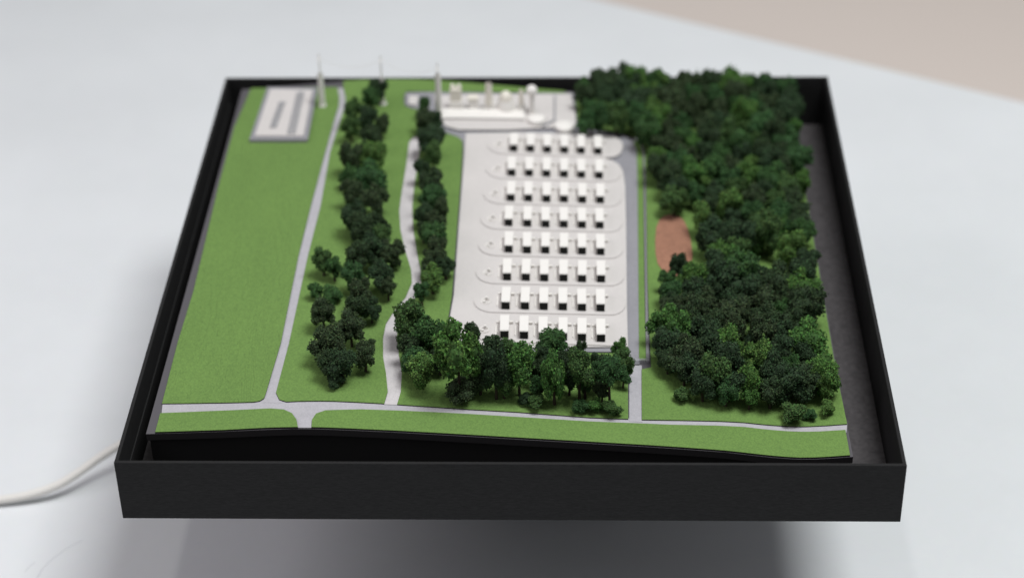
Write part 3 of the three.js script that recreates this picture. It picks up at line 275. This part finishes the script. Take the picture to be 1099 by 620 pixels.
L.rows.forEach(([x0, z0, x1, z1], r) => {
  const sk = (z1 - z0) / (x1 - x0), zz = (x) => z0 + sk * (x - x0);
  const tip = L.tips[r][0], front = 0.0037, rad = 0.0112, cz = front - rad;
  const out = [], xr = r === 0 ? 0.0545 : 0.0535;
  for (let i = 0; i <= 18; i++) { const a = Math.PI / 2 + Math.PI * i / 18; const x = tip + rad + Math.cos(a) * rad; out.push([x, zz(x) + cz - Math.sin(a) * rad * -1]); }
  for (let i = 0; i <= 14; i++) { const a = -Math.PI / 2 + Math.PI * i / 14; const x = xr + Math.cos(a) * rad * 0.75; out.push([x, zz(x) + cz + Math.sin(a) * rad]); }
  tag(mesh('paved_island', sheet(out, 0.0013, 0.0009, null), [M.pad, M.padEdge]), null, null, null, 'structure');
  for (let c = 0; c < 6; c++) {
    const x = x0 + (x1 - x0) * c / 5 + rr(-0.0002, 0.0002), z = zz(x) + rr(-0.0002, 0.0002);
    const t = thing('cabin', `white cabin with black front, ${colName[c]} in ${rowName[r]}`, 'cabin', [x, terrain(x, z - 0.006) + 0.00125, z], 'rows of white cabins in the paved yard');
    t.rotation.y = rr(-0.015, 0.015);
    mesh('body', cabinGeo, M.white, t); mesh('roof', roofGeo, M.white, t); mesh('front_panel', faceGeo, M.blackFace, t);
    const d = mesh('duct', ductGeo, M.white, t); d.position.set(-0.0036, 0.0008, -0.0136);
    const e = mesh('duct', ductGeo, M.white, t); e.position.set(0.0036, 0.0008, -0.0136);
    const ra = mesh('side_rail', railGeo, M.white, t); ra.position.set(-0.0049, 0.0006, -0.0062);
  }
  const rx = tip + 0.0068, rz = zz(rx) + cz + 0.001;
  const ring = thing('island_marker', `small white ring with two posts at the round end, ${rowName[r]}`, 'marker', [rx, terrain(rx, rz) + 0.0013, rz], 'ring markers at the island ends');
  const tg = new THREE.TorusGeometry(0.0026, 0.0003, 8, 32); tg.rotateX(Math.PI / 2); tg.translate(0, 0.0002, 0);
  mesh('ring', tg, M.white, ring);
  for (const [px, pz, h] of [[-0.0007, 0.0012, 0.0013], [0.0006, -0.0014, 0.0022]]) { const g = new RoundedBoxGeometry(0.0013, h, 0.0013, 1, 0.0002); g.translate(px, h / 2, pz); mesh('post', g, M.white, ring); }
});

// ---------------------------------------------------------------- plant at the back of the yard
const lathe = (pts, n = 24) => new THREE.LatheGeometry(pts.map(([r, y]) => new THREE.Vector2(r, y)), n);
const boxAt = (w, h, d, x, y, z, r = 0.0003) => { const g = new RoundedBoxGeometry(w, h, d, 2, Math.min(r, w / 3, h / 3, d / 3)); g.translate(x, y + h / 2, z); return g; };
const fix = Object.fromEntries(L.fix.slice(3).map((f) => [f[0], f]));
const at = (f, dy = 0.0009) => [f[1], terrain(f[1], f[2]) + dy, f[2]];
tag(mesh('long_platform', sheet(L.slab, 0.0026, 0.0018, null), [M.white, M.padEdge]), 'long low white platform slab in front of the plant units', 'platform');
{
  let f = fix.block, t = thing('plant_block', 'tall white block with twin caps next to the rightmost mast', 'block', at(f));
  mesh('base', boxAt(0.0085, 0.0065, 0.007, 0, 0, -0.002), M.white, t); mesh('tower', boxAt(0.0072, 0.0085, 0.0055, 0, 0.0066, -0.0022), M.cream, t);
  for (const s of [-1, 1]) mesh('cap', boxAt(0.0022, 0.0022, 0.003, s * 0.0021, 0.0152, -0.0022), M.cream, t);
  f = fix.smallblock; t = thing('plant_cabinet', 'small white cabinet between the twin capped block and the chimney', 'cabinet', at(f));
  mesh('body', boxAt(0.006, 0.0075, 0.0055, 0, 0, -0.002), M.white, t); mesh('lid', boxAt(0.0066, 0.0014, 0.006, 0, 0.0076, -0.002), M.cream, t);
  f = fix.column; t = thing('chimney', 'tall round white chimney in the middle of the plant', 'chimney', at(f));
  mesh('plinth', boxAt(0.0062, 0.005, 0.005, 0, 0, -0.001), M.white, t); mesh('shaft', lathe([[0.0024, 0.005], [0.0021, 0.0195], [0.0017, 0.0197], [0.0017, 0.018]]), M.cream, t);
  f = fix.cone; t = thing('domed_silo', 'white tapering silo with domed top right of the chimney', 'silo', at(f));
  mesh('drum', lathe([[0.0062, 0], [0.0060, 0.003], [0.0050, 0.0062], [0.0042, 0.0085]]), M.white, t); mesh('dome', lathe([[0.0042, 0.0086], [0.0040, 0.0105], [0.0030, 0.0125], [0.0016, 0.0136], [0, 0.014]]), M.cream, t);
  f = fix.thincol; t = thing('thin_stack', 'thin white stack beside the ball shaped tower', 'stack', at(f));
  mesh('pipe', lathe([[0.0016, 0], [0.0014, 0.0148], [0.001, 0.015], [0.001, 0.014]], 16), M.cream, t); mesh('collar', lathe([[0.0024, 0], [0.0024, 0.004], [0.0016, 0.0045]], 16), M.white, t);
  f = fix.tower; t = thing('water_tower', 'white water tower with a ball on a slim stem', 'water tower', at(f));
  mesh('stem', lathe([[0.0026, 0], [0.0017, 0.003], [0.0015, 0.0145]], 18), M.white, t); const b = new THREE.SphereGeometry(0.0037, 28, 20); b.translate(0, 0.0165, 0); mesh('ball', b, M.white, t);
  f = fix.dish; t = thing('round_tank', 'low round white tank in front of the ball shaped water tower', 'tank', at(f));
  mesh('drum', lathe([[0.0056, 0], [0.0056, 0.0028], [0.0053, 0.0032]], 36), M.white, t); mesh('roof', lathe([[0.0053, 0.00321], [0.003, 0.004], [0, 0.0043]], 36), M.white, t);
  f = fix.mound; t = thing('round_tank', 'flat round white tank behind the fourth cabin of the back row', 'tank', at(f));
  mesh('drum', lathe([[0.0064, 0], [0.0064, 0.0018], [0.006, 0.0022]], 36), M.white, t); mesh('roof', lathe([[0.006, 0.00221], [0.003, 0.003], [0, 0.0032]], 36), M.white, t);
}
// masts and wires
const mastTops = [];
L.fix.slice(0, 3).forEach((f, i) => {
  const y = terrain(f[1], f[2]) - 0.0003, h = f[3], tk = [0.62, 0.55, 0.8][i], w = i === 1 ? 0.7 : 1;
  const t = thing('power_mast', ['slim white mast beside the grey bordered platform', 'slim white mast rising behind the belt of trees', 'slim white mast at the left end of the plant'][i], 'mast', [f[1], y, f[2]], 'slim masts along the back of the model');
  mesh('shaft', lathe([[0.0021 * w, 0], [0.002 * w, 0.0006], [0.0018 * w, h * tk], [0.0005, h * (tk + 0.03)], [0.00035, h]], 12), M.white, t);
  mesh('foot', lathe([[0.0025, 0], [0.0025, 0.0012], [0.0018, 0.0020]], 14), M.white, t);
  mesh('crossarm', boxAt(0.0009, 0.0006, 0.006, 0, h * 0.9, 0, 0.0001), M.white, t);
  mastTops.push(new THREE.Vector3(f[1], y + h * 0.9 + 0.0007, f[2]));
});
for (let i = 0; i < 2; i++) {
  const a = mastTops[i], b = mastTops[i + 1], pts = [];
  for (let k = 0; k <= 14; k++) { const u = k / 14, p = a.clone().lerp(b, u); p.y -= 0.006 * 4 * u * (1 - u); pts.push(p); }
  tag(mesh('overhead_wire', new THREE.TubeGeometry(new THREE.CatmullRomCurve3(pts), 28, 0.00012, 5), M.white), i ? 'fine sagging wire between the middle and right masts' : 'fine sagging wire between the left and middle masts', 'wire');
}
// grey bordered platform, back left
{
  const t = thing('panel_platform', 'white rectangular platform with grey panel strips at the back left corner', 'platform');
  mesh('border', sheet(L.sub_outer, 0.0022, 0.0028, null), [M.asphalt, M.asphalt], t);
  const c = L.sub_outer.reduce((a, p) => [a[0] + p[0] / 4, a[1] + p[1] / 4], [0, 0]);
  mesh('deck', sheet(L.sub_outer.map(([x, z]) => [c[0] + (x - c[0]) * 0.84, c[1] + (z - c[1]) * 0.89]), 0.003, 0.001, null), [M.pad, M.padEdge], t);
  for (const [k, n, cols] of [['sub1', 10, 1], ['sub2', 14, 2]]) {
    const q = L[k].map(([x, z]) => new THREE.Vector2(x, z));
    for (let i = 0; i < n; i++) for (let j = 0; j < cols; j++) {
      const lerp2 = (u, v) => q[0].clone().lerp(q[1], u).lerp(q[3].clone().lerp(q[2], u), v);
      const p = lerp2((j + 0.5) / cols, (i + 0.5) / n);
      const w = q[0].distanceTo(q[1]) / cols * 1.0, d = q[0].distanceTo(q[3]) / n * 0.6;
      const m = mesh('panel', boxAt(w, 0.0007, d, 0, 0, 0, 0.0001), M.greyPanel, t); m.position.set(p.x, terrain(p.x, p.y) + 0.0031, p.y);
    }
  }
}

// ---------------------------------------------------------------- trees: foam crowns on wire trunks
function crownGeometry(kind) {
  const lobes = [], n = 9 + (rnd() * 5 | 0);
  for (let i = 0; i < n; i++) {
    const a = i * 2.4 + rr(-0.7, 0.7), y = -0.66 + 1.3 * (i + 0.5) / n + rr(-0.16, 0.16), ring = Math.sqrt(Math.max(0.05, 1 - y * y)) * rr(0.36, 0.78);
    lobes.push([Math.cos(a) * ring, y * 0.95, Math.sin(a) * ring, rr(0.22, 0.46)]);
  }
  lobes.push([0, 0.05, 0, 0.5]);
  const geos = [];
  for (const [x, y, z, r] of lobes) {
    const g = new THREE.IcosahedronGeometry(r * 0.8, 1); g.deleteAttribute('uv'); g.translate(x, y, z);
    g.setAttribute('color', new THREE.BufferAttribute(new Float32Array(g.attributes.position.count * 3).fill(0.85), 3)); geos.push(g);
  }
  const P = [], C = [], tet = [[1, 1, 1], [1, -1, -1], [-1, 1, -1], [-1, -1, 1]], F = [[0, 1, 2], [0, 3, 1], [0, 2, 3], [1, 3, 2]];
  const q = new THREE.Quaternion(), v = new THREE.Vector3(), e = new THREE.Euler();
  let made = 0, tries = 0;
  while (made < 2150 && tries < 16000) {
    tries++;
    const l = lobes[rnd() * lobes.length | 0]; const th = rr(0, 6.2832), cy = rr(-1, 1), s = Math.sqrt(1 - cy * cy);
    const rad = l[3] * (rr(0.78, 1.06) + 0.16 * Math.sin(th * 3 + l[0] * 9) * Math.sin(cy * 5 + l[1] * 7)) + (rnd() < 0.12 ? rr(0, 0.13) : 0);
    const x = l[0] + Math.cos(th) * s * rad, y = l[1] + cy * rad, z = l[2] + Math.sin(th) * s * rad;
    if (lobes.some((o) => o !== l && Math.hypot(x - o[0], y - o[1], z - o[2]) < o[3] * 0.76)) continue;
    made++;
    const k = rr(0.026, 0.052); e.set(rr(0, 6), rr(0, 6), rr(0, 6)); q.setFromEuler(e);
    const verts = tet.map((o) => v.set(o[0] * rr(0.5, 1.4), o[1] * rr(0.5, 1.4), o[2] * rr(0.5, 1.3)).multiplyScalar(k).applyQuaternion(q).toArray());
    const tone = rr(0.45, 1.9), warm = rr(0.8, 1.25);
    for (const f of F) for (const i of f) { P.push(verts[i][0] + x, verts[i][1] + y, verts[i][2] + z); C.push(tone * warm, tone, tone * 0.9); }
  }
  const g = new THREE.BufferGeometry(); g.setAttribute('position', new THREE.Float32BufferAttribute(P, 3)); g.setAttribute('color', new THREE.Float32BufferAttribute(C, 3)); g.computeVertexNormals();
  return mergeGeometries([g, ...geos]);
}
const crowns = Array.from({ length: 9 }, (_, i) => crownGeometry(i));
const tones = [[[0.024, 0.049, 0.018], [0.029, 0.052, 0.020], [0.021, 0.048, 0.019]], [[0.032, 0.086, 0.023], [0.041, 0.09, 0.024], [0.029, 0.082, 0.025]], [[0.054, 0.128, 0.026], [0.047, 0.122, 0.026], [0.064, 0.134, 0.030]]];
const leafMats = tones.map((t) => t.map((c) => std(lin(...c), 0.95, { vertexColors: true })));
// trunk of unit height with three limbs
const trunkGeo = (() => {
  const parts = []; const up = new THREE.Vector3(0, 1, 0);
  const limb = (a, b, r0, r1) => { const d = new THREE.Vector3(b[0] - a[0], b[1] - a[1], b[2] - a[2]), g = new THREE.CylinderGeometry(r1, r0, d.length(), 6, 1); g.translate(0, d.length() / 2, 0); g.applyQuaternion(new THREE.Quaternion().setFromUnitVectors(up, d.clone().normalize())); g.translate(...a); parts.push(g); };
  limb([0, 0, 0], [0.03, 0.55, 0.02], 0.075, 0.055); limb([0.03, 0.55, 0.02], [0, 1.2, 0], 0.055, 0.03);
  limb([0.02, 0.4, 0.02], [0.3, 0.85, 0.1], 0.045, 0.02); limb([0.03, 0.5, 0.02], [-0.28, 0.95, 0.12], 0.04, 0.02); limb([0.03, 0.55, 0], [0.05, 1, -0.3], 0.04, 0.02);
  return mergeGeometries(parts);
})();
const toneWord = ['dark green', 'mid green', 'light green'];
const byX = (g, bush) => L.trees.filter((t) => t[6] === g && (t[3] < 0.85) === bush).sort((a, b) => a[0] - b[0]);
const byZ = (g) => L.trees.filter((t) => t[6] === g).sort((a, b) => a[1] - b[1]);
const frTrees = byX('FR', false), frBushes = byX('FR', true), s2 = byZ('S2');
const order = ['first', 'second', 'third', 'fourth', 'fifth', 'sixth', 'seventh', 'eighth', 'ninth', 'tenth', 'eleventh', 'twelfth', 'thirteenth', 'fourteenth', 'fifteenth', 'sixteenth', 'seventeenth', 'eighteenth', 'nineteenth', 'twentieth'];
const nth = (i, n, a, b) => i < n / 2 ? `${order[i]} from the ${a}` : `${order[n - 1 - i]} from the ${b}`;
for (const tr of L.trees) {
  const [x, z, R, vf, hc, tone, grp] = tr; let label, group; const bush = vf < 0.85, kind = bush ? 'bush' : 'tree';
  if (grp === 'FR') { const a = bush ? frBushes : frTrees, i = a.indexOf(tr); label = `${toneWord[tone]} foam ${kind} in the clump before the cabins, ${nth(i, a.length, 'left', 'right')}`; group = 'clump in front of the cabins'; }
  else if (grp === 'S2') { label = `${toneWord[tone]} tree in the belt between path and yard, ${nth(s2.indexOf(tr), s2.length, 'back', 'front')}`; group = 'narrow belt beside the winding path'; }
  else if (grp === 'S1') { const p = z < -0.115 ? 'back end' : z < -0.05 ? 'back half' : z < 0.02 ? 'middle' : z < 0.07 ? 'front half' : 'near end'; label = `${toneWord[tone]} foam ${kind} at the ${p} of the belt right of the straight road`; group = 'wide tree belt, ' + p; }
  else if (bush) { const bx = L.trees.filter((t) => t[6] === 'W' && t[3] < 0.85).sort((a, b) => a[0] - b[0]); label = `low ${toneWord[tone]} bush on the lawn before the wood, ${nth(bx.indexOf(tr), bx.length, 'left', 'right')}`; group = 'bushes before the wood'; }
  else {
    const p = z < -0.15 ? 'along the back wall' : z < -0.1 ? 'in the back half' : z < -0.04 ? 'level with the clay patch' : z < 0.03 ? 'just in front of the clay patch' : z < 0.08 ? 'in the front half' : 'at the front edge';
    const s = x > 0.145 ? 'near the right tray wall' : x > 0.105 ? 'mid width' : 'on the yard side'; label = `${toneWord[tone]} wood tree ${p}, ${s}`; group = `wood trees ${p}, ${s}`;
  }
  const t = thing(bush ? 'foam_bush' : 'foam_tree', label, kind, [x, terrain(x, z) - 0.0003, z], group);
  const r = R / 1000 * rr(1.0, 1.1), c = mesh('crown', crowns[rnd() * crowns.length | 0], leafMats[tone][rnd() * 3 | 0], t);
  c.position.y = hc / 1000 + 0.0003; c.scale.set(r * rr(0.92, 1.1), r * vf * rr(0.95, 1.08), r * rr(0.92, 1.1)); c.rotation.set(rr(-0.18, 0.18), rr(0, 6.283), rr(-0.18, 0.18));
  const k = mesh('trunk', trunkGeo, M.bark, t); k.scale.set(Math.min(0.012, Math.max(0.008, hc / 1000)), hc / 1000, Math.min(0.012, Math.max(0.008, hc / 1000))); k.rotation.y = rr(0, 6.283);
}

// ---------------------------------------------------------------- cable on the table
{
  const p = [[-0.62, 0.0035, 0.066], [-0.45, 0.0035, 0.0595], [-0.3509, 0.004, 0.0549], [-0.3283, 0.004, 0.0535], [-0.3144, 0.0045, 0.0513], [-0.3003, 0.006, 0.0491], [-0.2838, 0.009, 0.0438], [-0.2708, 0.0125, 0.0346], [-0.2607, 0.0155, 0.0252], [-0.2489, 0.018, 0.0155], [-0.22, 0.02, -0.008], [-0.13, 0.03, -0.03], [-0.05, 0.05, -0.04]].map((a) => new THREE.Vector3(...a));
  tag(mesh('power_cable', new THREE.TubeGeometry(new THREE.CatmullRomCurve3(p), 90, 0.0028, 14), M.cable), 'white power cable on the table left of the black tray', 'cable');
  for (const q of [[[-0.2816, 0.1177], [-0.2787, 0.1057], [-0.273, 0.096], [-0.2673, 0.0886], [-0.261, 0.0835]], [[-0.2896, 0.1114], [-0.2879, 0.1066], [-0.2855, 0.1026]]])
    tag(mesh('scratch', new THREE.TubeGeometry(new THREE.CatmullRomCurve3(q.map(([x, z]) => new THREE.Vector3(x, 0, z))), 24, 0.00013, 5), std(lin(0.38, 0.39, 0.42), 0.8)), null, null, null, 'structure');
}

scene.traverse((o) => { if (o.isMesh) { o.castShadow = true; o.receiveShadow = true; } });
renderer.render(scene, camera);
